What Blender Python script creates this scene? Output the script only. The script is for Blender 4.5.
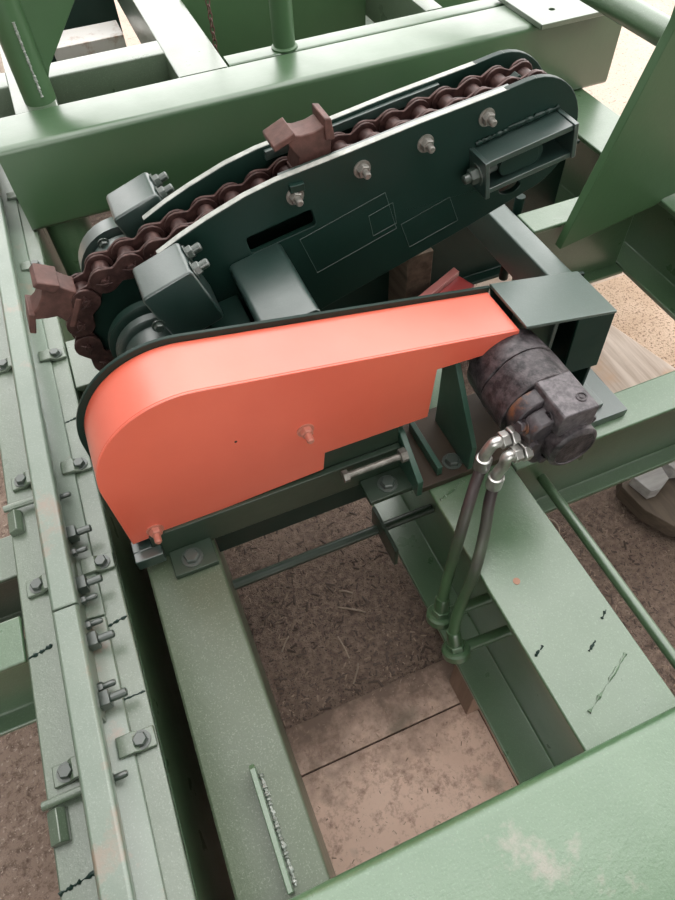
import bpy, bmesh, math, random
from mathutils import Vector, Matrix
from mathutils.geometry import tessellate_polygon
random.seed(7)
for o in list(bpy.data.objects): bpy.data.objects.remove(o)
S = bpy.context.scene
COL = S.collection
R = math.radians

# ------------------------------------------------------------------ camera
cam_d = bpy.data.cameras.new('camera'); cam = bpy.data.objects.new('camera', cam_d); COL.objects.link(cam)
cam_d.sensor_fit = 'HORIZONTAL'; cam_d.sensor_width = 36.0; cam_d.lens = 36.0 * 651.83 / 675.0
cam_d.clip_start = 0.02
_y, _p, _r = R(19.8808), R(54.0162), R(-3.4358)
_f = Vector((math.sin(_y)*math.cos(_p), math.cos(_y)*math.cos(_p), -math.sin(_p)))
_rt = Vector((math.cos(_y), -math.sin(_y), 0)); _up = _rt.cross(_f)
_cx = _rt*math.cos(_r) + _up*math.sin(_r); _cy = -_rt*math.sin(_r) + _up*math.cos(_r)
mw = Matrix.Identity(4)
for i in range(3):
    mw[i][0] = _cx[i]; mw[i][1] = _cy[i]; mw[i][2] = -_f[i]; mw[i][3] = (0, 0, 1.0)[i]
cam.matrix_world = mw
S.camera = cam

# ------------------------------------------------------------------ light: overcast daylight in an open yard
W = bpy.data.worlds.new('overcast_sky'); S.world = W; W.use_nodes = True
bg = W.node_tree.nodes['Background']; bg.inputs[0].default_value = (1.0, 0.99, 0.965, 1); bg.inputs[1].default_value = 3.2
S.view_settings.view_transform = 'Standard'; S.view_settings.look = 'None'
S.view_settings.exposure = 0.0; S.view_settings.gamma = 1.0; S.view_settings.use_curve_mapping = False
GZ = -0.58       # ground level; z = 0 is the top of the lower beams

# ------------------------------------------------------------------ materials
def nt(name):
    m = bpy.data.materials.new(name); m.use_nodes = True
    t = m.node_tree; b = t.nodes['Principled BSDF']
    return m, t, b
def nd(t, typ, **kw):
    n = t.nodes.new(typ)
    for k, v in kw.items(): setattr(n, k, v)
    return n
def noise(t, vec, scale, detail=3, rough=.55):
    n = nd(t, 'ShaderNodeTexNoise'); n.inputs['Scale'].default_value = scale
    n.inputs['Detail'].default_value = detail; n.inputs['Roughness'].default_value = rough
    t.links.new(vec, n.inputs['Vector']); return n.outputs['Fac']
def ramp(t, fac, a, b, c0=(0,0,0,1), c1=(1,1,1,1)):
    r = nd(t, 'ShaderNodeValToRGB'); e = r.color_ramp.elements
    e[0].position = a; e[0].color = c0; e[1].position = b; e[1].color = c1
    t.links.new(fac, r.inputs[0]); return r.outputs[0]
def mix(t, fac, a, b):
    m = nd(t, 'ShaderNodeMix'); m.data_type = 'RGBA'
    for s, v in ((0, fac), (6, a), (7, b)):
        if hasattr(v, 'is_linked') or hasattr(v, 'links'): t.links.new(v, m.inputs[s])
        else: m.inputs[s].default_value = v if s == 0 else (*v, 1)
    return m.outputs[2]
def bump(t, h, strength, dist, bsdf):
    b = nd(t, 'ShaderNodeBump'); b.inputs['Strength'].default_value = strength; b.inputs['Distance'].default_value = dist
    t.links.new(h, b.inputs['Height']); t.links.new(b.outputs[0], bsdf.inputs['Normal']); return b
def vec_of(t, stretch=None):
    c = nd(t, 'ShaderNodeTexCoord'); v = c.outputs['Object']
    if stretch:
        m = nd(t, 'ShaderNodeMapping'); m.inputs['Scale'].default_value = stretch
        t.links.new(v, m.inputs[0]); v = m.outputs[0]
    return v
def paint(name, c, c2, rough=(.3, .5), wear=None, wear_at=.68, spots=0.0, bumpd=.0006, bscale=70, spec=.85, coat=1.0, ior=1.75, fine=.5):
    """brushed industrial enamel: tone variation, pale flecks, worn patches, slight orange peel"""
    m, t, b = nt(name); v = vec_of(t)
    n1 = noise(t, v, 5, 4); col = mix(t, ramp(t, n1, .35, .68), c, c2)
    if spots:
        n2 = noise(t, v, 420, 2, .6); f = ramp(t, n2, .56, .70, (0,0,0,1), (spots*.6,)*3+(1,))
        col = mix(t, f, col, tuple(min(1, x*1.6+.16) for x in c2))
    if wear:
        n3 = noise(t, v, 9, 6, .7); f = ramp(t, n3, wear_at, wear_at+.11)
        col = mix(t, f, col, wear)
    t.links.new(col, b.inputs['Base Color'])
    rr = ramp(t, noise(t, v, 14, 4), .3, .7, (rough[0],)*3+(1,), (rough[1],)*3+(1,))
    t.links.new(rr, b.inputs['Roughness'])
    b.inputs['IOR'].default_value = ior
    b.inputs['Coat Weight'].default_value = coat; b.inputs['Coat Roughness'].default_value = .3
    h = nd(t, 'ShaderNodeMath', operation='MULTIPLY_ADD'); t.links.new(noise(t, v, 330, 2, .6), h.inputs[0]); h.inputs[1].default_value = fine
    t.links.new(noise(t, v, bscale, 4, .6), h.inputs[2]); bump(t, h.outputs[0], .55, bumpd, b)
    return m
def metal(name, c, c2, rough=.4, metallic=1.0, scale=40, bd=.0003):
    m, t, b = nt(name); v = vec_of(t)
    t.links.new(mix(t, ramp(t, noise(t, v, scale, 5, .65), .38, .64), c, c2), b.inputs['Base Color'])
    b.inputs['Metallic'].default_value = metallic; b.inputs['Roughness'].default_value = rough
    bump(t, noise(t, v, scale*3, 3), .5, bd, b); return m
M = {}
M['green'] = paint('green_enamel', (.064,.130,.062), (.082,.154,.076), (.26,.42), wear=(.20,.20,.15), wear_at=.74, spots=.4, bumpd=.0010)
M['green_face'] = paint('mid_green_enamel', (.048,.108,.046), (.058,.124,.055), (.28,.44), wear=(.13,.13,.09), wear_at=.78)
M['green_dust'] = paint('dusty_green_enamel', (.088,.128,.082), (.125,.165,.115), (.26,.42), wear=(.22,.17,.13), wear_at=.69, spots=.5, bumpd=.001)
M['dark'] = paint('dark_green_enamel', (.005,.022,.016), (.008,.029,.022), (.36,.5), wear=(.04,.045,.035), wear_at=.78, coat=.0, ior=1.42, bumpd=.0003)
M['green_flat'] = paint('satin_green_enamel', (.056,.120,.052), (.064,.134,.060), (.34,.5), wear=(.13,.13,.09), wear_at=.78, coat=.2, ior=1.45)
M['edge_glint'] = metal('pale_edge_highlight', (.36,.37,.34), (.50,.51,.47), .4, .2, 60, .0003)  # pale colour stands in for sky reflection on the plate edges
M['machine'] = paint('teal_machine_enamel', (.012,.034,.028), (.019,.046,.038), (.30,.46), wear=(.07,.075,.06), wear_at=.74, spots=.15, ior=1.95)
M['base'] = paint('grimy_base_green', (.020,.040,.024), (.034,.058,.036), (.36,.55), wear=(.07,.06,.045), wear_at=.70, coat=.4, ior=1.5)
M['olive'] = paint('dirty_olive_enamel', (.070,.098,.056), (.092,.120,.074), (.34,.55), wear=(.11,.10,.075), wear_at=.72, spots=.5, coat=.45, ior=1.5, bumpd=.0010)
M['teal'] = paint('teal_gusset_enamel', (.028,.085,.058), (.04,.10,.07), (.34,.5), wear=(.10,.10,.075), wear_at=.74, coat=.4, ior=1.5)
M['front'] = paint('worn_bright_green_enamel', (.066,.150,.068), (.090,.180,.088), (.26,.42), wear=(.25,.235,.185), wear_at=.60, spots=.3, bumpd=.0014)
M['darktop'] = paint('grey_green_enamel', (.050,.085,.072), (.07,.105,.09), (.35,.5), wear=(.13,.12,.10), wear_at=.72, spots=.25)
M['orange'] = paint('orange_red_enamel', (.80,.125,.070), (.86,.150,.085), (.36,.5), wear=(.55,.11,.06), wear_at=.72, bumpd=.0004)
M['orange_bolt'] = paint('salmon_painted_bolt', (.50,.16,.11), (.62,.24,.17), (.4,.55))
M['chain'] = metal('brown_oiled_chain_steel', (.045,.022,.020), (.10,.050,.044), .42, .35, 60, .0005)
M['dog'] = metal('rusty_cast_steel', (.085,.040,.033), (.16,.075,.062), .55, .15, 30, .0009)
M['motor'] = metal('grimy_black_motor_paint', (.022,.018,.021), (.105,.088,.094), .40, .15, 70, .0022)
def motor_rust():
    m, t, b = nt('grimy_motor_paint_with_rust'); v = vec_of(t)
    base = mix(t, ramp(t, noise(t, v, 45, 5, .7), .35, .65), (.030,.026,.031), (.10,.085,.092))
    f = ramp(t, noise(t, v, 11, 6, .75), .52, .62)
    t.links.new(mix(t, f, base, (.23,.095,.045)), b.inputs['Base Color'])
    b.inputs['Roughness'].default_value = .4; b.inputs['Metallic'].default_value = .15
    bump(t, noise(t, v, 90, 4), .6, .001, b); return m
M['motor_rust'] = motor_rust()
M['grey_cast'] = metal('grey_cast_motor_block', (.075,.066,.072), (.17,.15,.16), .36, .2, 90, .0012)
M['zinc'] = metal('zinc_plated_steel', (.48,.47,.45), (.66,.65,.63), .34, .85, 50, .0002)
M['bolt'] = metal('weathered_bolt_steel', (.20,.19,.17), (.34,.33,.30), .42, .55, 80, .0003)
M['bolt_dark'] = paint('painted_bolt_green', (.026,.042,.033), (.05,.07,.055), (.35,.5))
M['weld'] = metal('bare_weld_bead', (.25,.28,.25), (.45,.47,.44), .45, .3, 90, .0008)
M['scribe'] = paint('scribed_line_grey', (.03,.06,.05), (.05,.08,.07), (.5,.6))
M['rust_spot'] = paint('orange_rust_spot', (.30,.10,.035), (.36,.17,.08), (.7,.8))
def hose_mat():
    m, t, b = nt('rubber_hose_with_green_overspray'); v = vec_of(t)
    sx = nd(t, 'ShaderNodeSeparateXYZ'); t.links.new(v, sx.inputs[0])
    ad = nd(t, 'ShaderNodeMath', operation='MULTIPLY_ADD'); t.links.new(noise(t, v, 18, 3), ad.inputs[0])
    ad.inputs[1].default_value = .12; t.links.new(sx.outputs[2], ad.inputs[2])
    f = ramp(t, ad.outputs[0], .02, .10)          # sprayed below, unsprayed rubber above
    mp = nd(t, 'ShaderNodeMath', operation='ADD'); t.links.new(ad.outputs[0], mp.inputs[0]); mp.inputs[1].default_value = .02
    f = ramp(t, mp.outputs[0], .15, .31)
    t.links.new(mix(t, f, (.085,.165,.080), (.050,.038,.038)), b.inputs['Base Color'])
    b.inputs['Roughness'].default_value = .42
    bump(t, noise(t, v, 160, 2), .4, .0004, b); return m
M['hose'] = hose_mat()
def dirt():
    m, t, b = nt('brown_dirt_ground'); v = vec_of(t)
    n1 = noise(t, v, 3.2, 5, .6); n2 = noise(t, v, 60, 5, .7); n3 = noise(t, v, 240, 2)
    c = mix(t, ramp(t, n1, .35, .65), (.125,.083,.066), (.20,.135,.105))
    c = mix(t, ramp(t, n2, .40, .66), c, (.30,.215,.17))
    c = mix(t, ramp(t, n3, .58, .66), c, (.05,.036,.030))
    t.links.new(c, b.inputs['Base Color']); b.inputs['Roughness'].default_value = .92
    h = nd(t, 'ShaderNodeMath', operation='ADD'); t.links.new(n2, h.inputs[0]); t.links.new(n3, h.inputs[1])
    bump(t, h.outputs[0], .9, .006, b); return m
M['dirt'] = dirt()
def sand():
    m, t, b = nt('tan_sawdust_covered_board'); v = vec_of(t)
    n1 = noise(t, v, 7, 4); n2 = noise(t, v, 130, 4, .7)
    c = mix(t, ramp(t, n1, .3, .7), (.52,.36,.25), (.66,.49,.37))
    c = mix(t, ramp(t, n2, .53, .62), c, (.20,.125,.08))
    t.links.new(c, b.inputs['Base Color']); b.inputs['Roughness'].default_value = .9
    bump(t, n2, .7, .004, b); return m
M['sand'] = sand()
def yard():
    m, t, b = nt('pale_sandy_yard'); v = vec_of(t)
    n1 = noise(t, v, 2.2, 5); n2 = noise(t, v, 70, 5, .75)
    c = mix(t, ramp(t, n1, .3, .7), (.50,.38,.31), (.62,.50,.42)); c = mix(t, ramp(t, n2, .56, .68), c, (.22,.14,.10))
    t.links.new(c, b.inputs['Base Color']); b.inputs['Roughness'].default_value = .95
    bump(t, n2, .8, .006, b); return m
M['yard'] = yard()
def side_dirt():
    m, t, b = nt('light_brown_chip_dirt'); v = vec_of(t)
    n1 = noise(t, v, 4, 5, .6); n2 = noise(t, v, 55, 6, .75); n3 = noise(t, v, 140, 3)
    c = mix(t, ramp(t, n1, .35, .65), (.27,.19,.15), (.38,.28,.225)); c = mix(t, ramp(t, n2, .48, .64), c, (.15,.10,.078))
    c = mix(t, ramp(t, n3, .60, .68), c, (.52,.41,.34))
    t.links.new(c, b.inputs['Base Color']); b.inputs['Roughness'].default_value = .95
    bump(t, n2, .9, .006, b); return m
M['side_dirt'] = side_dirt()
def wood(name, a, c, d, st=(3, 60, 60)):
    m, t, b = nt(name); v = vec_of(t, st)
    n1 = noise(t, v, 1.0, 5, .65); n2 = noise(t, vec_of(t), 8, 3)
    col = mix(t, ramp(t, n1, .33, .62), a, c); col = mix(t, ramp(t, n2, .58, .75), col, d)
    t.links.new(col, b.inputs['Base Color']); b.inputs['Roughness'].default_value = .75
    bump(t, n1, .5, .002, b); return m
M['wood_pale'] = wood('pale_sawn_wood', (.42,.31,.24), (.72,.60,.52), (.56,.38,.27), (34, 2, 30))
M['wood_dark'] = wood('weathered_brown_wood', (.05,.036,.026), (.13,.095,.068), (.08,.055,.038), (26, 3, 30))
M['wood_post'] = wood('brown_post_wood', (.20,.125,.09), (.30,.20,.15), (.24,.14,.10), (40, 40, 4))
M['wood_grey'] = wood('grey_weathered_wood', (.30,.28,.27), (.48,.46,.45), (.36,.33,.31), (4, 30, 30))
def ply():
    m, t, b = nt('dirty_pinkish_plywood'); v = vec_of(t)
    n1 = noise(t, v, 4, 5, .6); n2 = noise(t, v, 42, 6, .75)
    c = mix(t, ramp(t, n1, .33, .68), (.62,.43,.34), (.74,.54,.44))
    c = mix(t, ramp(t, n2, .50, .70), c, (.30,.19,.145)); c = mix(t, ramp(t, noise(t, v, 6.5, 4), .60, .74), c, (.24,.21,.16))
    g = nd(t, 'ShaderNodeNewGeometry'); sy = nd(t, 'ShaderNodeSeparateXYZ'); t.links.new(g.outputs['Position'], sy.inputs[0])
    k = nd(t, 'ShaderNodeMath', operation='MULTIPLY_ADD'); t.links.new(noise(t, g.outputs['Position'], 11, 6, .7), k.inputs[0]); k.inputs[1].default_value = .42
    t.links.new(sy.outputs[1], k.inputs[2])
    c = mix(t, ramp(t, k.outputs[0], .42, .60), c, (.165,.112,.086))        # soil drifted onto the sheets from the dirt side
    t.links.new(c, b.inputs['Base Color']); b.inputs['Roughness'].default_value = .85
    bump(t, n2, .7, .003, b); return m
M['ply'] = ply()
M['oily'] = paint('oily_brown_steel', (.040,.028,.019), (.085,.058,.038), (.4,.6), coat=.15, ior=1.4)
M['chipped'] = paint('chipped_white_paint', (.55,.52,.49), (.66,.63,.60), (.5,.7), wear=(.34,.21,.14), wear_at=.52)
M['red'] = paint('dark_red_enamel', (.30,.022,.022), (.36,.03,.028), (.35,.5))
M['pink'] = paint('faded_red_enamel', (.40,.12,.11), (.5,.17,.15), (.4,.55))
M['yellow'] = paint('yellow_label', (.55,.36,.03), (.6,.4,.05), (.5,.6))
M['blocker'] = paint('dark_blocker_sheet', (.07,.068,.062), (.09,.088,.08), (.6,.7))  # for the added unseen sheets that block sky light
M['chip'] = paint('wood_chip_brown', (.20,.14,.105), (.42,.31,.24), (.8,.9), coat=0, ior=1.4)
M['pebble'] = paint('dark_clod', (.075,.052,.042), (.15,.11,.09), (.8,.9), coat=0, ior=1.4)
M['twig'] = paint('dry_twig', (.22,.15,.10), (.34,.25,.18), (.8,.9))

# ------------------------------------------------------------------ mesh builders
class MB:
    def __init__(s): s.v = []; s.f = []
    def add(s, vs, fs):
        k = len(s.v); s.v += [tuple(x) for x in vs]; s.f += [tuple(i+k for i in f) for f in fs]; return s
    def box(s, x0, x1, y0, y1, z0, z1):
        return s.add([(x,y,z) for z in (z0,z1) for y in (y0,y1) for x in (x0,x1)],
                     [(0,2,3,1),(4,5,7,6),(0,1,5,4),(2,6,7,3),(0,4,6,2),(1,3,7,5)])
    def prism(s, poly, axis, a0, a1, holes=()):
        """extrude a 2-D outline (with holes) along an axis; x: (y,z)  y: (x,z)  z: (x,y)"""
        def P(q, a): return {'x': (a,q[0],q[1]), 'y': (q[0],a,q[1]), 'z': (q[0],q[1],a)}[axis]
        loops = [list(poly)] + [list(h) for h in holes]
        if not holes:
            n = len(poly); k = [P(q,a0) for q in poly] + [P(q,a1) for q in poly]
            return s.add(k, [tuple(range(n))[::-1], tuple(range(n,2*n))] + [(i,(i+1)%n,n+(i+1)%n,n+i) for i in range(n)])
        tri = tessellate_polygon([[Vector((q[0],q[1],0)) for q in l] for l in loops])
        flat = [q for l in loops for q in l]; n = len(flat)
        fs = [tuple(t) for t in tri] + [tuple(i+n for i in t[::-1]) for t in tri]; o = 0
        for l in loops:
            m = len(l); fs += [(o+i, o+(i+1)%m, n+o+(i+1)%m, n+o+i) for i in range(m)]; o += m
        return s.add([P(q,a0) for q in flat]+[P(q,a1) for q in flat], fs)
    def lathe(s, p0, d, prof, n=24):
        """rings (t, r) along direction d from p0, closed at both ends"""
        p0 = Vector(p0); d = Vector(d).normalized(); u = d.orthogonal().normalized(); w = d.cross(u); vs = []
        for t, r in prof:
            for i in range(n):
                a = 2*math.pi*i/n; vs.append(p0 + d*t + (u*math.cos(a)+w*math.sin(a))*r)
        fs = [tuple(range(n))[::-1], tuple(range((len(prof)-1)*n, len(prof)*n))]
        for k in range(len(prof)-1):
            fs += [(k*n+i, k*n+(i+1)%n, (k+1)*n+(i+1)%n, (k+1)*n+i) for i in range(n)]
        return s.add(vs, fs)
    def cyl(s, p0, p1, r, n=20, r1=None):
        d = Vector(p1)-Vector(p0); return s.lathe(p0, d, [(0,r),(d.length, r if r1 is None else r1)], n)
    def tube(s, pts, r, n=12):
        pts = [Vector(p) for p in pts]; vs = []; u = None; rs = r if isinstance(r, (list,tuple)) else [r]*len(pts)
        for i, p in enumerate(pts):
            d = (pts[min(i+1,len(pts)-1)]-pts[max(i-1,0)]).normalized()
            u = d.orthogonal().normalized() if u is None else (u - d*u.dot(d)).normalized()
            w = d.cross(u)
            for k in range(n):
                a = 2*math.pi*k/n; vs.append(p+(u*math.cos(a)+w*math.sin(a))*rs[i])
        m = len(pts); fs = [tuple(range(n))[::-1], tuple(range((m-1)*n, m*n))]
        for i in range(m-1): fs += [(i*n+k, i*n+(k+1)%n, (i+1)*n+(k+1)%n, (i+1)*n+k) for k in range(n)]
        return s.add(vs, fs)
    def xf(s, mat): s.v = [tuple(mat @ Vector(v)) for v in s.v]; return s
    def mesh(s, name, mat, angle=35):
        me = bpy.data.meshes.new(name); me.from_pydata(s.v, [], s.f)
        b = bmesh.new(); b.from_mesh(me); bmesh.ops.recalc_face_normals(b, faces=b.faces); b.to_mesh(me); b.free()
        me.materials.append(mat); me.shade_smooth(); me.set_sharp_from_angle(angle=R(angle)); return me
def arc(cx, cz, r, a0, a1, n): return [(cx+r*math.cos(R(a0+(a1-a0)*i/n)), cz+r*math.sin(R(a0+(a1-a0)*i/n))) for i in range(n+1)]
def rrect(x0, x1, z0, z1, r, n=5):
    return arc(x1-r,z1-r,r,0,90,n)+arc(x0+r,z1-r,r,90,180,n)+arc(x0+r,z0+r,r,180,270,n)+arc(x1-r,z0+r,r,270,360,n)
def rot2(poly, c, deg):
    a = R(deg); return [(c[0]+(q[0]-c[0])*math.cos(a)-(q[1]-c[1])*math.sin(a), c[1]+(q[0]-c[0])*math.sin(a)+(q[1]-c[1])*math.cos(a)) for q in poly]
def spline(pts, n=8):
    pts = [Vector(p) for p in pts]; P = [pts[0]*2-pts[1]]+pts+[pts[-1]*2-pts[-2]]; out = []
    for i in range(1, len(P)-2):
        for k in range(n):
            t = k/n; a,b,c,d = P[i-1],P[i],P[i+1],P[i+2]
            out.append(.5*((2*b)+(c-a)*t+(2*a-5*b+4*c-d)*t*t+(3*b-a-3*c+d)*t**3))
    return out+[pts[-1]]
def ibeam(a0, a1, h, tf=.014, tw=.010, top=0.0):
    """I-section outline: flanges from a0 to a1, height h, top at `top`"""
    c = (a0+a1)/2; b = top-h
    return [(a0,top-tf),(a0,top),(a1,top),(a1,top-tf),(c+tw/2,top-tf),(c+tw/2,b+tf),(a1,b+tf),(a1,b),(a0,b),(a0,b+tf),(c-tw/2,b+tf),(c-tw/2,top-tf)]

def props(o, label=None, cat=None, group=None, kind=None):
    for k, v in (('label',label),('category',cat),('group',group),('kind',kind)):
        if v: o[k] = v
    return o
def bev(o, w, seg=2):
    m = o.modifiers.new('edge_round', 'BEVEL'); m.width = w; m.segments = seg; m.limit_method = 'ANGLE'; m.angle_limit = R(40); return o
def thing(name, loc, label, cat, group=None):
    o = bpy.data.objects.new(name, None); COL.objects.link(o); o.location = loc; o.empty_display_size = .05
    return props(o, label, cat, group)
def wloc(o):
    v = Vector((0,0,0))
    while o: v += o.location; o = o.parent
    return v
def part(name, mb, mat, parent=None, bevel=0, angle=35, label=None, kind=None):
    """mesh given in world coordinates becomes a part of parent"""
    L = wloc(parent) if parent else Vector((0,0,0))
    me = mb.mesh(name, M[mat] if isinstance(mat, str) else mat, angle)
    if parent: me.transform(Matrix.Translation(-L))
    o = bpy.data.objects.new(name, me); COL.objects.link(o); o.parent = parent
    if bevel: bev(o, bevel)
    return props(o, label, kind=kind)
def solo(name, mb, mat, loc, label, cat, group=None, bevel=0, kind=None, angle=35):
    me = mb.mesh(name, M[mat], angle); me.transform(Matrix.Translation(-Vector(loc)))
    o = bpy.data.objects.new(name, me); COL.objects.link(o); o.location = loc
    if bevel: bev(o, bevel)
    return props(o, label, cat, group, kind)
CACHE = {}
def inst(name, key, build, mat, parent, P, rot=None):
    """place a shared local mesh (built once per key) at world point P"""
    k = (key, mat)
    if k not in CACHE: CACHE[k] = build().mesh(key, M[mat])
    o = bpy.data.objects.new(name, CACHE[k]); COL.objects.link(o); o.parent = parent
    o.location = Vector(P) - (wloc(parent) if parent else Vector((0,0,0)))
    if rot: o.rotation_mode = 'QUATERNION'; o.rotation_quaternion = rot
    return o
def wm(o):
    return (wm(o.parent) @ o.matrix_parent_inverse @ o.matrix_basis) if o.parent else o.matrix_basis.copy()
def sub(o, p):
    """make o a sub-part of part p without moving it"""
    w = wm(o); o.parent = p; o.matrix_parent_inverse = wm(p).inverted(); o.matrix_basis = w; return o
def zto(d): return Vector((0,0,1)).rotation_difference(Vector(d))
def hexbolt(r=.011, h=.008, washer=True, stub=0.0, sr=.005):
    def f():
        b = MB(); z = 0
        if washer: b.lathe((0,0,0), (0,0,1), [(0,r*1.35),(.002,r*1.35)], 20); z = .002
        b.lathe((0,0,z), (0,0,1), [(0,r),(h*.8,r),(h,r*.86)], 6)
        if stub: b.lathe((0,0,z+h), (0,0,1), [(0,sr),(stub*.85,sr),(stub,sr*.7)], 12)
        return b
    return f
def bolt(name, parent, P, d, mat='bolt', r=.011, h=.008, washer=True, stub=0.0, sr=.005):
    return inst(name, 'bolt_%g_%g_%d_%g_%g'%(r,h,washer,stub,sr), hexbolt(r,h,washer,stub,sr), mat, parent, P, zto(d))
def weldline(p0, p1, r=.003, n=30, jit=.4):
    p0, p1 = Vector(p0), Vector(p1)
    return MB().tube([p0.lerp(p1, i/n)+Vector((random.uniform(-1,1),random.uniform(-1,1),random.uniform(0,1)))*r*jit*.5 for i in range(n+1)],
                     [r*(1+random.uniform(-jit,jit)) for i in range(n+1)], 7)

# ------------------------------------------------------------------ setting
solo('ground', MB().box(-9,9,-9,14,GZ-.05,GZ), 'dirt', (0,0,GZ-.05), 'brown dirt ground under the steel frame', 'ground', kind='structure')

solo('light_blocker_top', MB().box(-2.4,7,-2.1,-.35,2.3,2.35), 'blocker', (0,-2,2.3), 'unseen added dark overhead roof ending beside the machine', 'blocker', kind='structure')  # unseen sheet overhead, added only to shape the sky light
solo('light_blocker_back', MB().box(.75,7,-2.1,-2.0,GZ,2.3), 'blocker', (3,-2.05,GZ), 'unseen dark sheet added as a light-blocking wall under the lean-to roof', 'screen', kind='structure')  # unseen sheet added to cut light from the right rear
solo('light_blocker_left', MB().box(-2.4,-2.3,-4.2,6.5,GZ,6.0), 'blocker', (-2.35,0,GZ), 'unseen tall dark sheet added as a light-blocking wall along the yard', 'screen', kind='structure')  # unseen tall sheet added to keep left sky light out of the recesses

solo('yard_ground', MB().box(.93,9,1.0,14,GZ+.0002,GZ+.004).box(-9,.925,3.4,14,GZ+.0002,GZ+.004).box(1.62,9,-9,.995,GZ+.0002,GZ+.004), 'yard', (3,3,GZ), 'pale sandy yard ground around the frame', 'ground', kind='structure')

solo('side_ground', MB().box(-9,-.36,-9,3.3,GZ+.0002,GZ+.004), 'side_dirt', (-2,0,GZ), 'light brown dirt ground outside the rail beam', 'ground', kind='structure')

# ------------------------------------------------------------------ welded frame
F = thing('welded_steel_frame', (0,.8,GZ), 'green welded steel frame of beams carrying the chain machine', 'steel frame')
part('rail_beam', MB().prism(ibeam(-.352,-.190,.42), 'y', -.7, 3.4), 'green_dust', F, .003)
part('longitudinal_beam', MB().prism(rrect(-.144,-.024,-.565,0,.004,2), 'y', -.5, 1.05), 'olive', F, .003)
part('side_plate', MB().box(-.196,-.190,-.7,3.2,-.566,-.015), 'green', F)  # added plate; with the deepened box beam it keeps the slot dark
part('cross_beam', MB().prism(ibeam(1.40,1.48,.42,.012), 'x', -.02, 1.29), 'dark', F, .003)  # added to block light from behind; near-black colour stands in for shade
part('longitudinal_beam', MB().prism(ibeam(.363,.527,.42), 'y', -.5, .80), 'green', F, .003)
part('longitudinal_beam', MB().prism(ibeam(1.303,1.47,.25), 'y', -.3, 3.4), 'green', F, .003)
part('cross_beam', MB().prism(ibeam(.507,.588,.25,.012), 'x', .530, 1.300), 'green', F, .003)
part('cross_beam', MB().prism(ibeam(.507,.588,.25,.012), 'x', -1.2, -.355), 'green', F, .003)
part('cross_beam', MB().prism(ibeam(1.097,1.176,.25,.012), 'x', .945, 1.300), 'green', F, .003)
part('cross_plate', MB().box(-.188,-.06,1.052,1.20,-.012,0).box(-.188,-.06,1.08,1.20,-.16,-.012), 'green_dust', F, .002)
part('cross_beam', MB().prism(ibeam(.70,.79,.20,.012,top=-.055), 'x', -1.2, -.355), 'green_dust', F, .003)
part('square_tube', MB().prism(rrect(.884,.943,-.10,0,.006), 'y', .80, 1.40), 'darktop', F)
# raised level: rounded box beams resting on the lower ones
part('raised_cross_beam', MB().prism(rrect(1.635,1.80,0.0,.22,.016), 'x', -.20, 1.545), 'green_face', F, angle=50)
part('raised_cross_beam', MB().prism(rrect(-.24,.047,0.0,.22,.016), 'x', -.45, 1.6), 'front', F, angle=50)
part('raised_cross_beam', MB().prism(rrect(1.812,1.872,0.06,.214,.006), 'x', .417, 1.5), 'green_face', F)
part('raised_strut', MB().prism(rrect(.277,.412,.06,.216,.006), 'y', 1.802, 3.3), 'green_dust', F)
part('raised_strut', MB().prism(rrect(-.138,-.033,.10,.214,.004), 'y', 1.802, 3.2), 'green_dust', F)
part('raised_strut', MB().prism(rrect(1.03,1.085,.06,.214,.004), 'y', 1.874, 3.2), 'green_dust', F)
part('raised_strut', MB().prism(rrect(1.965,2.052,.13,.214,.004), 'x', -.033, .277), 'green_dust', F)
part('raised_strut', MB().prism(rrect(1.965,2.052,.13,.214,.004), 'x', -.60, -.138), 'green_dust', F)
part('rear_panel', MB().box(.412,1.03,2.30,2.32,-.30,.235), 'green_flat', F, .002)
part('rear_panel', MB().box(1.085,1.9,2.30,2.32,-.30,.235), 'green_flat', F, .002)
part('rear_panel', MB().box(-.033,.277,2.95,2.97,-.45,.12), 'dark', F, .002)
part('post', MB().cyl((-.070,1.852,.214),(-.070,1.852,1.25),.039,32), 'green_flat', F)
part('gusset_plate', MB().prism([(-.033,.26),(-.033,1.2),(.35,1.2),(.35,.85),(.095,.42),(-.02,.285)], 'y', 1.842, 1.856), 'green_flat', F, .002)
part('weld_bead', weldline((-.062,1.813,.235),(-.062,1.813,.40),.003,70), 'weld', F)
part('post', MB().cyl((.583,1.842,.214),(.583,1.842,1.1),.030,28), 'green_flat', F)
part('collar', MB().lathe((.583,1.842,.214),(0,0,1),[(0,.036),(.004,.036),(.008,.030)],28), 'green_flat', F)
part('post', MB().cyl((-.118,1.715,GZ),(-.118,1.715,0),.058,32), 'green', F)
part('top_plate', MB().prism([(1.235,1.60),(1.46,1.60),(1.46,1.84),(1.235,1.84)], 'z', .22, .233, holes=[arc(1.315,1.675,.009,0,330,11)]), 'green_dust', F, .0015)
part('stop_plate', MB().prism([(1.017,-.058),(1.045,.05),(1.137,.385),(1.150,.43),(1.153,.78),(1.75,.78),(1.75,.06),(1.31,.004),(1.29,-.010)], 'y', 1.070, 1.094), 'green_flat', F, .002)
part('brace_pipe', MB().cyl((1.178,1.098,.392),(1.178,2.6,.392),.027,32), 'green', F)
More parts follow.
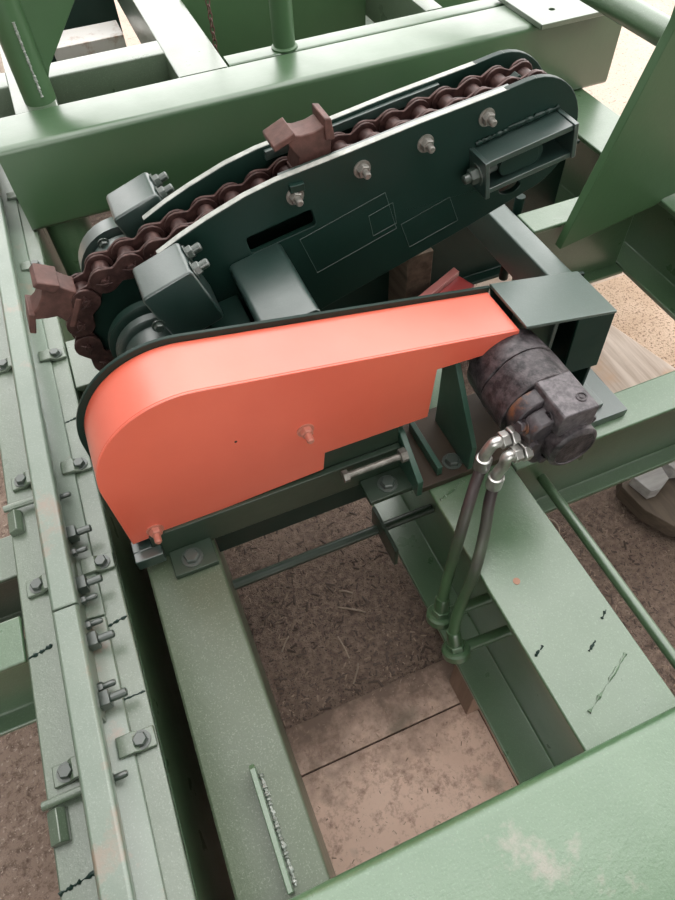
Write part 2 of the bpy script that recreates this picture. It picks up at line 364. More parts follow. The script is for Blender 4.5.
# fin and welds on the left longitudinal beam
part('fin', MB().prism([(.062,0),(.062,.030),(.215,.030),(.222,.022),(.222,0)], 'x', -.0775, -.0700), 'green', F, .001)
part('weld_bead', weldline((-.067,.068,.001),(-.067,.21,.001),.0030,70,.55), 'weld', F)
def crack(pts):
    return MB().tube(spline([(x+random.uniform(-.002,.002),y+random.uniform(-.004,.004),.0005) for x,y in pts],4),.0018,6)
for a,b in (((-.35,.508),(-.312,.515)),((-.35,.178),(-.30,.185)),((-.35,1.55),(-.31,1.56))):
    part('weld_bead', weldline((*a,.0),(*b,.0),.0022,20,.8), 'dark', F)
part('weld_bead', weldline((-.232,.387,.0),(-.192,.387,.0),.0016,14,.6), 'dark', F)
for y in (.51,.965,1.30):
    part('weld_bead', weldline((-.23,y,.0),(-.192,y+.006,.0),.0018,14,.7), 'dark', F)
part('weld_bead', weldline((.372,.505,.0),(.43,.525,.0),.002,16,.8), 'green', F)
part('weld_bead', weldline((.40,.10,.0),(.50,.15,.0),.002,16,.9), 'green', F)
part('rust_spot', MB().prism(arc(.4125,.318,.006,0,340,14), 'z', .0, .0008), 'rust_spot', F)
for x0,x1,yy in ((.372,.392,.20),(.452,.47,.175),(.50,.515,.21)):
    part('paint_scar', weldline((x0,yy,.0),(x1,yy+.01,.0),.0016,8,.9), 'dark', F)
# round tie bar and pipe seen below beam level
part('tie_rod', MB().cyl((.640,.552,-.140),(.640,-.4,-.140),.0105,18), 'green', F)
part('tie_bar', MB().tube([(-.022,.622,-.25),(.438,.622,-.25)],.011,12), 'base', F)
part('hanger_strap', MB().box(.305,.313,.535,.65,-.262,-.20), 'base', F, .001)
part('strut_rod', MB().cyl((.975,1.215,-.24),(.975,1.215,.02),.013,12).lathe((.975,1.215,-.07),(0,0,1),[(0,.021),(.03,.021)],6), 'dark', F)
bolt('bolt_head', F, (-.10,1.14,0), (0,0,1), 'bolt', .014, .010)

# ------------------------------------------------------------------ rail with clips
RL = thing('steel_rail', (-.264,.55,0), 'worn steel rail clipped along the left beam beside the orange guard', 'rail')
def railsec():
    c = -.264; h = .075
    half = [(.0405,0),(.0405,.005),(.012,.012),(.0055,.018),(.0055,.048),(.0195,.056),(.0200,.071),(.0165,h)]
    return [(c+a,b) for a,b in half]+[(c-a,b) for a,b in half[::-1]]
M['rail'] = paint('worn_green_rail_paint', (.115,.165,.12), (.155,.205,.155), (.32,.5), wear=(.23,.175,.125), wear_at=.58, spots=.35)
part('rail_length', MB().prism(railsec(), 'y', .531, 3.3), 'rail', RL, .002)
part('rail_length', MB().prism(railsec(), 'y', -.65, .5285), 'rail', RL, .002)
part('fishplate', MB().prism([(-.2575,.018),(-.2500,.014),(-.2495,.030),(-.2495,.044),(-.2570,.050)], 'y', .36, .70), 'green_dust', RL, .001)
part('fishplate', MB().prism([(-.2705,.018),(-.2780,.014),(-.2785,.030),(-.2785,.044),(-.2710,.050)], 'y', .36, .70), 'green_dust', RL, .001)
def clipmesh():
    b = MB(); b.prism([(-.026,.008),(-.006,.008),(.004,.0005),(.027,.0005),(.027,.0075),(.007,.0075),(-.003,.015),(-.026,.015)], 'y', -.015, .015); return b
for sx, ys in ((1,(.318,.624,.845,1.161,1.489,1.815,2.15)), (-1,(.318,.624,.852,1.173,1.50,1.82,2.15))):
    for y in ys:
        x = -.264 + sx*.046
        c = inst('rail_clip', 'clip', clipmesh, 'green_dust', RL, (x,y,0), Matrix.Rotation(0 if sx>0 else math.pi,3,'Z').to_quaternion()); bev(c, .0015)
        sub(bolt('clip_bolt', RL, (x+sx*.007,y,.0078), (0,0,1), 'bolt_dark', .0105, .008), c)
def sqnut():
    b = MB(); b.box(-.011,.011,-.011,.011,0,.016); b.lathe((0,0,.016),(0,0,1),[(0,.0065),(.022,.0065),(.024,.005)],12); return b
for y in (.384,.479,.580,.681):
    o = inst('fishplate_bolt', 'sqnut', sqnut, 'bolt_dark', RL, (-.2495,y,.034), zto((1,0,0))); bev(o, .001)
for y in (.408,.512,.557,.650,.772,.278):
    bolt('web_bolt', RL, (-.2585 if y in (.772,.278) else -.2495,y,.026), (1,0,0), 'bolt_dark', .008, .007, False, .018, .005)
for y in (.284,.794):
    a = part('anchor_rod', MB().cyl((-.352,y,.016),(-.276,y,.016),.0065,12), 'green_dust', RL)
    part('anchor_bracket', MB().prism([(-.350,.0),(-.350,.012),(-.335,.020),(-.326,.010),(-.326,.0)], 'y', y-.052, y-.008), 'green_dust', RL, .0015)

# ------------------------------------------------------------------ conveyor arm
CV = thing('chain_conveyor_arm', (.35,.95,0), 'dark green inclined chain conveyor arm with two side plates and bearings', 'conveyor')
SC = (0.0, .220); TC = (.70, .388)
top = [(.045,.366),(.088,.386),(.132,.403),(.196,.424),(.251,.436),(.376,.452),(.489,.468),(.628,.484)]
plate = top + arc(TC[0],TC[1],.106,100,-62,18) + [(.654,.262),(.577,.236),(.391,.181),(.33,.163),(.18,.115),(.045,.10)]
slot = rot2(rrect(.189,.307,.330,.363,.006,3), (.248,.346), 10)
hole = [(.688+.022*math.cos(a*math.pi/9), .306+.013*math.sin(a*math.pi/9)) for a in range(18)]
fp = part('side_plate', MB().prism(plate, 'y', .893, .905, holes=[slot, hole]), 'dark', CV, .0012)
bp = part('side_plate', MB().prism(plate, 'y', .993, 1.005), 'dark', CV, .0012)
strip = top[2:]; st2 = [(x,z-.012) for x,z in strip][::-1]
part('wear_strip', MB().prism([(.258,.4355),(.376,.4500),(.489,.4658),(.66,.4858),(.66,.472),(.258,.420)], 'y', .906, .914), 'machine', CV, .001)
part('wear_strip', MB().prism([(.262,.4335),(.376,.4475),(.489,.4630),(.575,.4735),(.575,.458),(.262,.418)], 'y', .984, .992), 'machine', CV, .001)
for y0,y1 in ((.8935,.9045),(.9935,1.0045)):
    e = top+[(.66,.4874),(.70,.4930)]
    part('edge_highlight', MB().prism([(x,z+.0009) for x,z in e]+[(x,z-.0008) for x,z in e[::-1]], 'y', y0, y1), 'edge_glint', CV)  # thin pale strip painting the sky glint along the top edge
part('chain_bed', MB().prism([(.17,.375),(.628,.438),(.628,.425),(.17,.36)], 'y', .925, .972), 'dark', CV, .001)
for x,z in ((.277,.404),(.393,.419),(.505,.434),(.615,.451)):
    sub(bolt('plate_bolt', CV, (x,.893,z), (0,-1,0), 'bolt', .011, .010, True, .013, .006), fp)
part('cut_tab', MB().box(.268,.292,.884,.893,.414,.426), 'dark', CV, .001)
def outline(poly, y=.8922):
    b = MB(); n = len(poly)
    for i in range(n): b.tube([(poly[i][0],y,poly[i][1]),(poly[(i+1)%n][0],y,poly[(i+1)%n][1])], .0004, 5)
    return b
part('scribed_outline', outline([(.278,.322),(.435,.366),(.459,.289),(.305,.244)]), 'scribe', CV)
part('scribed_outline', outline([(.405,.330),(.450,.343),(.459,.300),(.414,.287)]), 'scribe', CV)
part('scribed_outline', outline([(.468,.294),(.562,.322),(.585,.268),(.488,.240)]), 'scribe', CV)
# drive shaft, hub rings, sprockets
part('shaft', MB().cyl((SC[0],.735,SC[1]),(SC[0],1.15,SC[1]),.030,24), 'machine', CV)
part('hub', MB().lathe((SC[0],.725,SC[1]),(0,1,0),[(0,.052),(.03,.056),(.10,.060),(.115,.060)],32), 'machine', CV)
part('bearing_ring', MB().lathe((SC[0],.842,SC[1]),(0,1,0),[(0,.064),(.004,.070),(.018,.070),(.022,.064)],36), 'machine', CV)
part('bearing_ring', MB().lathe((SC[0],.868,SC[1]),(0,1,0),[(0,.072),(.004,.078),(.018,.078),(.022,.072)],36), 'dark', CV)
part('bearing_ring', MB().lathe((SC[0],1.03,SC[1]),(0,1,0),[(0,.040),(.001,.078),(.045,.078),(.05,.072),(.051,.03)],36), 'machine', CV)
part('bearing_ring', MB().lathe((SC[0],1.085,SC[1]),(0,1,0),[(0,.03),(.001,.088),(.035,.088),(.04,.08),(.041,.03)],36), 'machine', CV)
def sprocket(c, rp, n):
    out = []
    for i in range(n):
        a = 360*i/n
        for da, rr in ((-.5*360/n, rp+.012),(-.33*360/n, rp+.006),(-.2*360/n, rp-.011),(0, rp-.0145),(.2*360/n, rp-.011),(.33*360/n, rp+.006)):
            out.append((c[0]+rr*math.cos(R(a+da)), c[1]+rr*math.sin(R(a+da))))
    return out
RP1, RP2, CY = .114, .080, .948
part('sprocket', MB().prism(sprocket(SC,RP1,14), 'y', CY-.0085, CY+.0085), 'dark', CV, .001)
part('sprocket', MB().prism(sprocket(TC,RP2,10), 'y', CY-.0085, CY+.0085), 'dark', CV, .001)
part('tail_shaft', MB().cyl((TC[0]-.01,.855,TC[1]),(TC[0]-.01,1.03,TC[1]),.022,20), 'dark', CV)
# bearing housings, front and rear
def housing(y0, y1):
    return MB().prism(rot2(rrect(-.002,.084,.257,.366,.008,3), (-.002,.366), 18), 'y', y0, y1)
for y0,y1,sg in ((.800,.878,-1),(1.016,1.092,1)):
    o = part('bearing_housing', housing(y0,y1), 'machine' , CV, .003)
    for yy in (y0+.018, y1-.018):
        sub(bolt('housing_bolt', CV, (.0858,yy,.378), (.95,0,.31), 'bolt_dark', .0105, .009, True, .014, .007), o)
    bolt('grub_bolt', CV, (.010,y0,.312) if sg<0 else (-.03,y1-.02,.292), (0,-1,0), 'bolt_dark', .008, .007)
for yy in ((.712,.892),(1.006,1.15)):
    part('mount_box', MB().prism(rot2(rrect(.152,.248,.17,.322,.010,4), (.2,.30), 12), 'y', *yy), 'machine', CV, .002)
part('mount_web', MB().prism([(.09,.24),(.155,.25),(.155,.12),(.09,.10)], 'y', .80, .892), 'dark', CV, .002)
# take-up frame on the tail
tu = lambda x,z: rot2([(x,z)], (.60,.40), 9.5)[0]
def tubox(u0,u1,v0,v1,y0,y1): return MB().prism([tu(u0,v0),tu(u1,v0),tu(u1,v1),tu(u0,v1)], 'y', y0, y1)
part('takeup_bar', tubox(.598,.756,.394,.404,.842,.893), 'machine', CV, .001)
part('takeup_bar', tubox(.598,.756,.344,.353,.842,.893), 'machine', CV, .001)
part('takeup_end', tubox(.590,.598,.338,.406,.838,.893), 'machine', CV, .001)
part('takeup_end', tubox(.756,.764,.344,.406,.838,.893), 'machine', CV, .001)
part('takeup_bearing', MB().prism(rot2(rrect(.625,.700,.356,.391,.014,4), (.60,.40), 9.5), 'y', .852, .890), 'dark', CV, .001)
bolt('takeup_bolt', CV, (*[tu(.590,.372)[0]], .866, tu(.590,.372)[1]), (-.986,0,-.165), 'bolt_dark', .014, .013, True, .012, .008)
part('takeup_screw', MB().cyl((tu(.598,.372)[0],.866,tu(.598,.372)[1]),(tu(.65,.372)[0],.866,tu(.65,.372)[1]),.007,12), 'bolt_dark', CV)
for (a,b) in (((.60,.410),(.66,.42)),((.66,.423),(.755,.437))):
    part('weld_bead', weldline((a[0],.891,a[1]),(b[0],.891,b[1]),.003,18,.6), 'dark', CV)

# base under the arm: front channel, tabs, end block
part('base_channel', MB().box(-.118,.334,.594,.606,0,.072).box(-.118,.334,.606,.66,0,.010), 'base', CV, .0015)
part('shade_bar', MB().box(-.022,.360,.613,.66,-.085,-.001), 'dark', CV, .001)  # added bar; near-black colour stands in for shade below the channel
part('base_plate', MB().box(.19,.334,.6065,.612,.072,.135), 'base', CV, .001)
part('base_upright', MB().box(.19,.33,.66,.90,.012,.03).box(.20,.212,.72,.892,.03,.17).box(.12,.26,.80,.893,.03,.11), 'dark', CV, .0015)
part('base_block', MB().box(-.152,-.106,.575,.594,.020,.046).box(-.152,-.120,.594,.618,.020,.046), 'machine', CV, .0015)
for x0,x1 in ((-.101,-.027),(.253,.345)):
    o = part('foot_tab', MB().box(x0,x1,.544,.594,.0005,.012), 'base', CV, .0015)
    sub(bolt('foot_bolt', CV, ((x0+x1)/2-.002,.568,.012), (0,0,1), 'bolt_dark', .0135, .010), o)

# ------------------------------------------------------------------ conveyor chain
CH = thing('conveyor_chain', (.35,CY,.25), 'brown rusty roller chain running over the conveyor arm', 'chain')
d = Vector((TC[0]-SC[0], TC[1]-SC[1])); L = d.length; th = math.atan2(d.y, d.x); be = math.acos((RP1-RP2)/L)
aT, aB = th+be, th-be           # tangent contact angles, top and bottom
def on(c, r, a): return Vector((c[0]+r*math.cos(a), c[1]+r*math.sin(a)))
path = []
def lin(a, b, n, sag=0.0):
    return [a.lerp(b, i/n)+Vector((0, sag*4*(i/n)*(1-i/n))) for i in range(n)]
path += lin(on(SC,RP1,aT), on(TC,RP2,aT), 60, .012)
path += [on(TC,RP2,aT+(aB-aT)*i/60) for i in range(60)]
path += lin(on(TC,RP2,aB), on(SC,RP1,aB), 60, -.012)
path += [on(SC,RP1,aB-(2*math.pi-(aT-aB))*i/80) for i in range(80)]
cum = [0]
for i in range(len(path)): cum.append(cum[-1]+(path[(i+1)%len(path)]-path[i]).length)
tot = cum[-1]; NL = 2*round(tot/.0495/2); PT = tot/NL
def at(s):
    s %= tot
    for i in range(len(path)):
        if cum[i+1] >= s:
            return path[i].lerp(path[(i+1)%len(path)], (s-cum[i])/max(1e-9,cum[i+1]-cum[i]))
s0 = min((k*tot/2000 for k in range(2000)), key=lambda q: (at(q)-on(SC,RP1,R(151))).length)
joints = [at(s0-PT/2+i*PT) for i in range(NL)]        # a link sits where the left lug is
def dogbone(p, R0, w):
    """figure-eight link outline in local (x,z), joints at x = -p/2 and p/2"""
    a0 = 62
    right = arc(p/2,0,R0,-180+a0,180-a0,12); left = arc(-p/2,0,R0,a0,360-a0,12)
    return right+[(0,w)]+left+[(0,-w)]
def outer():
    b = MB(); pr = dogbone(PT,.0230,.0145)
    b.prism(pr,'y',-.0255,-.0205); b.prism(pr,'y',.0205,.0255)
    for x in (-PT/2,PT/2): b.lathe((x,-.031,0),(0,1,0),[(0,.0065),(.062,.0065)],12)
    return b
def inner():
    b = MB(); pr = dogbone(PT,.0222,.0140)
    b.prism(pr,'y',-.0195,-.0150); b.prism(pr,'y',.0150,.0195)
    for x in (-PT/2,PT/2): b.lathe((x,-.0145,0),(0,1,0),[(0,.0145),(.029,.0145)],18)
    return b
def cotter():
    b = MB(); b.tube(spline([(-.012,-.030,.006),(-.003,-.031,0),(.006,-.0305,-.001),(.012,-.028,.007)],3),.0012,6)
    b.tube([(-.003,-.031,0),(.010,-.029,-.006)],.0012,6); return b
for i in range(NL):
    a, b = joints[i], joints[(i+1)%NL]; m = (a+b)/2; ang = math.atan2((b-a).y,(b-a).x)
    q = Matrix.Rotation(-ang,3,'Y').to_quaternion()
    o = inst('outer_link' if i%2==0 else 'inner_link', 'outer' if i%2==0 else 'inner', outer if i%2==0 else inner, 'chain', CH, (m.x,CY,m.y), q)
    bev(o, .0008, 1)
    if i%2==0:
        for s in (-1,1):
            jj = a if s<0 else b
            sub(inst('cotter_pin', 'cotter', cotter, 'chain', CH, (jj.x,CY,jj.y), q), o)
# cast lugs bolted on top of two links
def lug():
    b = MB()
    b.prism([(-.026,.016),(.038,.016),(.041,.030),(.047,.050),(.042,.069),(.020,.067),(.0,.070),(-.014,.077),(-.024,.069),(-.019,.052),(-.013,.038)],'y',-.022,.022)
    b.prism([(-.048,.066),(-.048,.076),(-.010,.083),(-.010,.072)],'y',-.028,.026)
    b.prism([(.034,.048),(.040,.083),(.051,.078),(.050,.044)],'y',-.027,.027)
    b.box(-.028,.030,-.0265,.0265,.008,.018)
    return b
def place_lug(i, dx=0.0):
    a, b = joints[i], joints[(i+1)%NL]; m = (a+b)/2; ang = math.atan2((b-a).y,(b-a).x)
    o = inst('chain_lug', 'lug', lug, 'dog', CH, (m.x+dx*math.cos(ang),CY,m.y+dx*math.sin(ang)), Matrix.Rotation(-ang,3,'Y').to_quaternion()); bev(o,.002); o['label']='rusty cast lug standing on the chain'
best = min(range(NL), key=lambda i: ((joints[i]+joints[(i+1)%NL])/2-Vector((.325,.41))).length); place_lug(best, .010)
place_lug(0)

# ------------------------------------------------------------------ orange drive guard
GD = thing('drive_guard', (.2,.65,.06), 'orange-red sheet metal drive guard with rounded end and tapering top', 'guard')
def g_out(off=0.0):
    c = (0,.215); r = .147+off
    o = [(-.146-off,.063-off),(-.147-off,.215)]+arc(c[0],c[1],r,177,79.5,26)
    return o+[(.536+off*0,.265+off)]
gl = [(.5355,.231),(.392,.238),(.385,.123),(.195,.125),(.190,.080)]
cf = part('cover_face', MB().prism(g_out()+gl, 'y', .600, .6035), 'orange', GD, .0012)
go, gi = g_out(), g_out(-.0035); gi[-1] = (.536,.2615)
part('cover_rim', MB().prism(go+gi[::-1], 'y', .6036, .700), 'orange', GD, .0010)
gb, gb2 = g_out(.010), g_out(-.016); gb[-1] = (.540,.2735); gb2[-1] = (.540,.252)
part('back_plate', MB().prism(gb+gl, 'y', .7005, .7065), 'dark', GD, .001)
for x,z in ((.166,.203),(-.104,.083)):
    sub(bolt('guard_bolt', GD, (x,.600,z), (0,-1,0), 'orange_bolt', .0105, .009, True, .015, .006), cf)
part('small_hole', MB().prism(arc(.058,.232,.0022,0,330,11),'y',.5994,.6002), 'chain', GD)

# ------------------------------------------------------------------ motor base
MT = thing('motor_base', (.55,.58,0), 'dark green motor base with gusset plates and square end cover', 'motor base')
part('base_plate', MB().box(.347,.60,.532,.69,.0005,.016), 'oily', MT, .0015, label='oil-stained base plate')
part('base_plate', MB().box(.60,.787,.532,.70,.0005,.018), 'machine', MT, .0015)
part('top_plate', MB().box(.60,.745,.556,.70,.0185,.030), 'machine', MT, .0015)
part('gusset', MB().prism([(.527,.004),(.527,.046),(.605,.098),(.67,.098),(.67,.016),(.534,.004)], 'x', .335, .346), 'teal', MT, .0012)
part('gusset', MB().prism([(.534,.016),(.534,.082),(.626,.212),(.64,.225),(.66,.225),(.66,.016)], 'x', .440, .450), 'teal', MT, .0012)
part('flat_bar', MB().box(.384,.394,.545,.66,.0165,.040), 'teal', MT, .001)
b = part('adjusting_bolt', MB().cyl((.225,.575,.075),(.335,.575,.075),.006,12).lathe((.215,.575,.075),(1,0,0),[(0,.011),(.010,.011)],6).lathe((.322,.575,.075),(1,0,0),[(0,.013),(.012,.013)],6), 'bolt', MT)
bolt('base_bolt', MT, (.424,.562,.016), (0,0,1), 'bolt_dark', .0135, .010)
bolt('base_bolt', MT, (.712,.575,.030), (0,0,1), 'bolt_dark', .012, .009)
# end cover box
part('cover_top', MB().prism([(.542,.276),(.725,.240),(.725,.234),(.542,.270)], 'y', .593, .706), 'darktop', MT, .001)
part('cover_front', MB().prism([(.648,.249),(.724,.234),(.731,.105),(.655,.113)], 'y', .594, .600), 'dark', MT, .001)
part('cover_side', MB().box(.720,.726,.6005,.705,.030,.233), 'dark', MT, .001)
part('cover_back', MB().prism([(.546,.268),(.745,.228),(.745,.030),(.60,.030)], 'y', .7068, .7128), 'dark', MT, .001)
part('divider_plate', MB().prism([(.594,.262),(.700,.262),(.700,.0305),(.594,.0305)], 'x', .600, .607), 'machine', MT, .001)

# ------------------------------------------------------------------ hydraulic motor
HM = thing('hydraulic_motor', (.53,.52,.12), 'grimy black hydraulic motor with square port block', 'motor')
mc = (.525, .192)
def roundbox_y(cx, cz, w, h, r): return rrect(cx-w/2, cx+w/2, cz-h/2, cz+h/2, r, 6)
body = [(mc[0]+q*math.cos(R(a)),mc[1]+q*math.sin(R(a))) for a,q in ((a*7.5+8, .0665+.0045*abs(math.cos(R(2*a*7.5)))) for a in range(48))]
part('motor_body', MB().prism(body,'y',.4985,.560), 'motor', HM, .002)
part('motor_body', MB().lathe((mc[0],.5605,mc[1]),(0,1,0),[(0,.0655),(.002,.069),(.052,.066),(.058,.058),(.076,.050)],40), 'motor', HM)
part('rotor_section', MB().prism(rot2(roundbox_y(mc[0],mc[1],.122,.122,.040),mc,12),'y',.470,.4975), 'motor_rust', HM, .002)
part('valve_housing', MB().prism(rot2(roundbox_y(mc[0],mc[1]-.004,.110,.104,.026),mc,8),'y',.438,.4697), 'motor_rust', HM, .003)
part('port_block', MB().prism(rot2(rrect(mc[0]-.026,mc[0]+.036,mc[1]+.022,mc[1]+.068,.003,2),mc,-2),'y',.424,.500), 'grey_cast', HM, .002)
part('end_cap', MB().lathe((mc[0]+.008,.438,mc[1]-.010),(0,-1,0),[(0,.042),(.022,.042),(.026,.038),(.027,.034),(.025,.033)],36), 'motor', HM)
for P,dr in (((mc[0]+.022,.448,mc[1]+.0675),(0,0,1)),((mc[0]-.0262,.45,mc[1]+.045),(-1,0,0))):
    part('plug', MB().lathe(P,dr,[(0,.0085),(.0015,.0085),(.0017,.0065),(.0004,.0062),(.0004,.0035),(.0016,.0032)],18), 'motor', HM)
for a in (30,100,170,240,310):
    bolt('cap_bolt', HM, (mc[0]+.052*math.cos(R(a)),.438,mc[1]-.004+.047*math.sin(R(a))), (0,-1,0), 'motor_rust', .008, .007, False)
bolt('cap_bolt', HM, (mc[0]-.058,.462,mc[1]+.022), (-1,0,.3), 'motor_rust', .010, .008)

# ------------------------------------------------------------------ hoses
def hose(name, port, turn, end, mid, label):
    """elbow leaves the motor towards -x, bends down and carries a rubber hose to a fitting below the beam flange"""
    H = thing(name, end, label, 'hose', 'hydraulic hoses from the motor')
    px_, py_, pz_ = port; ex, ey, ez = turn
    el = MB().tube(spline([(px_-.018,py_,pz_),(px_-.034,py_,pz_),(ex+.008,ey,ez+.030),(ex,ey,ez+.012),(ex-.001,ey-.001,ez-.004)],6), .0095, 16)
    part('elbow', el, 'zinc', H)
    part('hex_nut', MB().lathe((px_+.003,py_,pz_),(-1,0,0),[(0,.0175),(.012,.0175),(.013,.016)],6), 'zinc', H, .0012)
    part('hex_nut', MB().lathe((px_-.012,py_,pz_),(-1,0,0),[(0,.0145),(.013,.0145)],6), 'zinc', H, .001)
    fer = MB().tube([(ex,ey,ez+.004),(ex,ey,ez+.002),(ex-.002,ey-.001,ez-.022),(ex-.002,ey-.001,ez-.025)],[.0115,.0135,.0135,.0115],16)
    part('ferrule', fer, 'zinc', H)
    pts = spline([(ex-.002,ey-.001,ez-.020)]+mid+[end],8)
    part('rubber_tube', MB().tube(pts,.0098,14), 'hose', H)
    e = Vector(end); dn = (pts[-1]-pts[-3]).normalized()
    part('end_ferrule', MB().lathe(e-dn*.030,dn,[(0,.0115),(.004,.0130),(.030,.0130)],16), 'green_face', H)
    part('end_nut', MB().lathe(e,dn,[(0,.0180),(.012,.0180)],6), 'green_face', H, .001)
    part('flange_nut', MB().lathe(e+dn*.012,dn,[(0,.0230),(.003,.0260),(.015,.0260),(.018,.022)],24), 'green_face', H)
    q = e+dn*.022
    part('bulkhead_pipe', MB().tube([q+Vector((0,0,.004)),q+Vector((.02,0,0)),(.441,q.y-.005,q.z)],.0105,14), 'green_face', H)
hose('hydraulic_hose', (.462,.470,.185), (.415,.470,.150), (.313,.366,-.125), [(.398,.456,.112),(.372,.430,.088),(.345,.402,.040),(.328,.386,-.045),(.317,.373,-.100)], 'hydraulic hose reaching the bulkhead fitting farther from the big foreground beam')
hose('hydraulic_hose', (.472,.446,.172), (.428,.446,.122), (.312,.308,-.150), [(.412,.428,.076),(.388,.394,.046),(.352,.354,.014),(.326,.336,-.068),(.313,.320,-.122)], 'hydraulic hose reaching the bulkhead fitting closer to the big foreground beam')

# ------------------------------------------------------------------ things on the ground and below
solo('plywood_sheet', MB().box(-.345,.398,-.6,.288,GZ+.0005,GZ+.010), 'ply', (0,-.1,GZ), 'dirty pinkish plywood sheet lying closest to the big foreground beam', 'plywood', bevel=.001)
solo('plywood_sheet', MB().box(-.345,.396,.292,.395,GZ+.0005,GZ+.009), 'ply', (0,.34,GZ), 'narrow dirty plywood strip beside the wooden post foot', 'plywood', bevel=.001)
solo('plywood_sheet', MB().box(.402,.62,-.6,.52,GZ+.0005,GZ+.008), 'ply', (.5,0,GZ), 'plywood strip carrying the wooden post under the right beam', 'plywood', bevel=.001)
def wbox(x0,x1,y0,y1,z0,z1): return MB().box(x0,x1,y0,y1,z0,z1)
solo('wooden_post', wbox(.368,.455,.262,.345,GZ+.0105,-.4205), 'wood_post', (.41,.30,GZ), 'short brown wooden post propping the beam with the hoses', 'post', bevel=.002)
solo('particle_board', MB().prism([(1.15,.98),(1.66,.90),(1.66,1.36),(1.15,1.36)],'z',GZ+.0005,GZ+.022), 'sand', (1.4,1.1,GZ), 'tan speckled particle board lying by the pale plank', 'board', bevel=.001)
def plank(name, mat, poly, z0, z1, loc, label):
    return solo(name, MB().prism(poly,'z',z0,z1), mat, loc, label, 'plank', bevel=.002)
plank('wooden_plank','wood_pale',[(.86,.84),(1.25,.665),(1.62,.665),(1.56,.70),(1.45,.90),(1.389,1.154),(1.30,1.30),(.98,1.30)],GZ+.0225,-.52,(1.2,.85,GZ),'pale freshly sawn plank with visible grain on the particle board')
plank('wooden_plank','wood_dark',[(1.02,.599),(1.03,.516),(1.068,.445),(1.30,.30),(1.50,.45),(1.40,.59),(1.05,.64)],GZ+.03,-.50,(1.2,.5,GZ),'dark weathered plank with pointed end under the cross beam')
plank('wooden_plank','wood_grey',[(1.040,.60),(1.054,.541),(1.080,.539),(1.123,.557),(1.130,.60)],-.4995,-.462,(1.1,.56,-.4995),'small grey wood offcut resting on the dark weathered plank')
plank('wooden_plank','wood_grey',[(1.142,.60),(1.150,.570),(1.27,.53),(1.30,.60)],-.4995,-.455,(1.2,.56,-.4995),'pale grey board end beside the small grey offcut')
# red object in the shade under the arm
RD = thing('red_channel', (.80,1.30,-.42), 'dark red metal channel with yellow marking in shade under the arm', 'metal channel')
part('channel_body', MB().prism([(.60,1.13),(.93,1.28),(.90,1.36),(.57,1.21)],'z',-.38,-.30), 'red', RD, .002)
part('channel_lip', MB().prism([(.583,1.19),(.905,1.335),(.90,1.36),(.57,1.21)],'z',-.299,-.28), 'pink', RD, .002)
part('yellow_label', MB().prism([(.615,1.14),(.70,1.178),(.692,1.20),(.607,1.160)],'z',-.2998,-.298), 'yellow', RD)
part('channel_leg', MB().box(.62,.65,1.16,1.20,GZ,-.38).box(.86,.89,1.27,1.31,GZ,-.38), 'red', RD)
solo('wooden_beam_block', wbox(.72,.80,1.32,1.9,GZ,-.16), 'wood_dark', (.76,1.6,GZ), 'dark wooden block standing in shade behind the red channel', 'wood block', bevel=.003)
solo('painted_board', MB().box(.0,.25,2.66,2.80,GZ,0.02), 'chipped', (.12,2.7,GZ), 'pale speckled block behind the raised strut near the tall post', 'block', bevel=.002)
# hanging chain in the background
HC = thing('hanging_chain', (.446,2.08,-.25), 'thin rusty chain hanging beside the wide raised strut', 'chain')
def ringlink():
    p = [(.006*math.cos(a*math.pi/8), 0, .011*math.sin(a*math.pi/8)) for a in range(17)]; return MB().tube(p,.0022,6)
for k in range(48):
    inst('ring_link','ringlink',ringlink,'dog',HC,(.446,2.08,.62-.0175*k),Matrix.Rotation(math.pi/2*(k%2)+.3,3,'Z').to_quaternion())

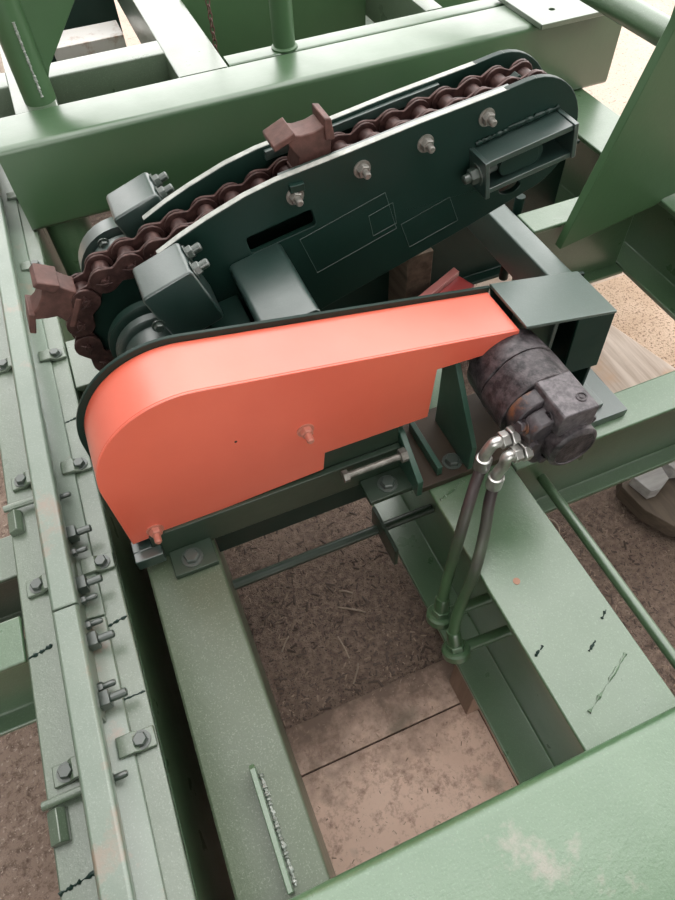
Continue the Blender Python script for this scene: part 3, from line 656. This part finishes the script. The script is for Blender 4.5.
# debris
def scatter(n, boxes, smin, smax):
    b = MB()
    for i in range(n):
        x0,x1,y0,y1,z = random.choice(boxes); x,y = random.uniform(x0,x1), random.uniform(y0,y1)
        s = random.uniform(smin,smax)*random.choice((.5,.7,1)); a = random.uniform(0,6.28); l = s*random.uniform(.8,2.6); h = s*.45
        u = Vector((math.cos(a),math.sin(a),random.uniform(-.2,.2)))*l; w = Vector((-math.sin(a),math.cos(a),0))*s*.6
        c = Vector((x,y,z)); b.add([c-u-w*.7,c+u-w,c+u*.8+w,c-u+w*.8,c-u*.6-w*.4+Vector((0,0,h)),c+u*.7+w*.2+Vector((0,0,h))],
             [(0,1,5,4),(1,2,5),(2,3,4,5),(3,0,4),(0,3,2,1)])
    return b
solo('sawdust_crumbs', scatter(700,[(-.1,.39,-.05,.28,GZ+.0102),(.41,.5,-.05,.30,GZ+.0082),(-.05,.38,.30,.39,GZ+.0092)],.0010,.0026), 'chip', (.1,.2,GZ), 'loose sawdust crumbs on the plywood sheets', 'sawdust', kind='stuff', angle=20)
solo('pebbles', scatter(1500,[(-.05,.42,.30,1.0,GZ+.002),(.55,1.0,.0,.6,GZ)],.0028,.0062), 'pebble', (0,.55,GZ), 'dark pebbles and dirt clods on the ground', 'pebbles', kind='stuff', angle=20)
solo('wood_chips', scatter(5200,[(-.15,.6,.40,1.1,GZ),(-.9,-.37,.1,1.0,GZ+.004),(.55,1.2,.0,.6,GZ),],.0012,.0042), 'chip', (0,.5,GZ), 'small wood chips and crumbs strewn over the dirt', 'wood chips', kind='stuff', angle=20)
tw = [((.20,.62),(.26,.58),'pale bent twig below the tie bar'),((.16,.43),(.19,.47),'short pale straight twig lying on dirt'),((.03,.57),(.06,.60),'tiny twig close to the left longitudinal beam'),((.22,.66),(.25,.64),'stubby twig lying near the dirt clods'),((.17,.55),(.175,.49),'thin upright twig in the crumb trail')]
for (a,c,l) in tw:
    m_ = ((a[0]+c[0])/2+random.uniform(-.006,.006),(a[1]+c[1])/2+random.uniform(-.006,.006))
    solo('twig', MB().tube(spline([(*a,GZ+.003),(*m_,GZ+.005),(*c,GZ+.003)],3),[.0022]*3+[.0022]*3+[.0015],6), 'twig', (*a,GZ), l+' in the frame opening', 'twig')
solo('twig', MB().tube(spline([(.80,.66,GZ+.01),(.835,.60,GZ+.012),(.82,.56,GZ+.004)],4),.002,6), 'twig', (.82,.6,GZ), 'bent pale stalk on the dirt beside the dark plank', 'twig')
bpy.context.view_layer.update()
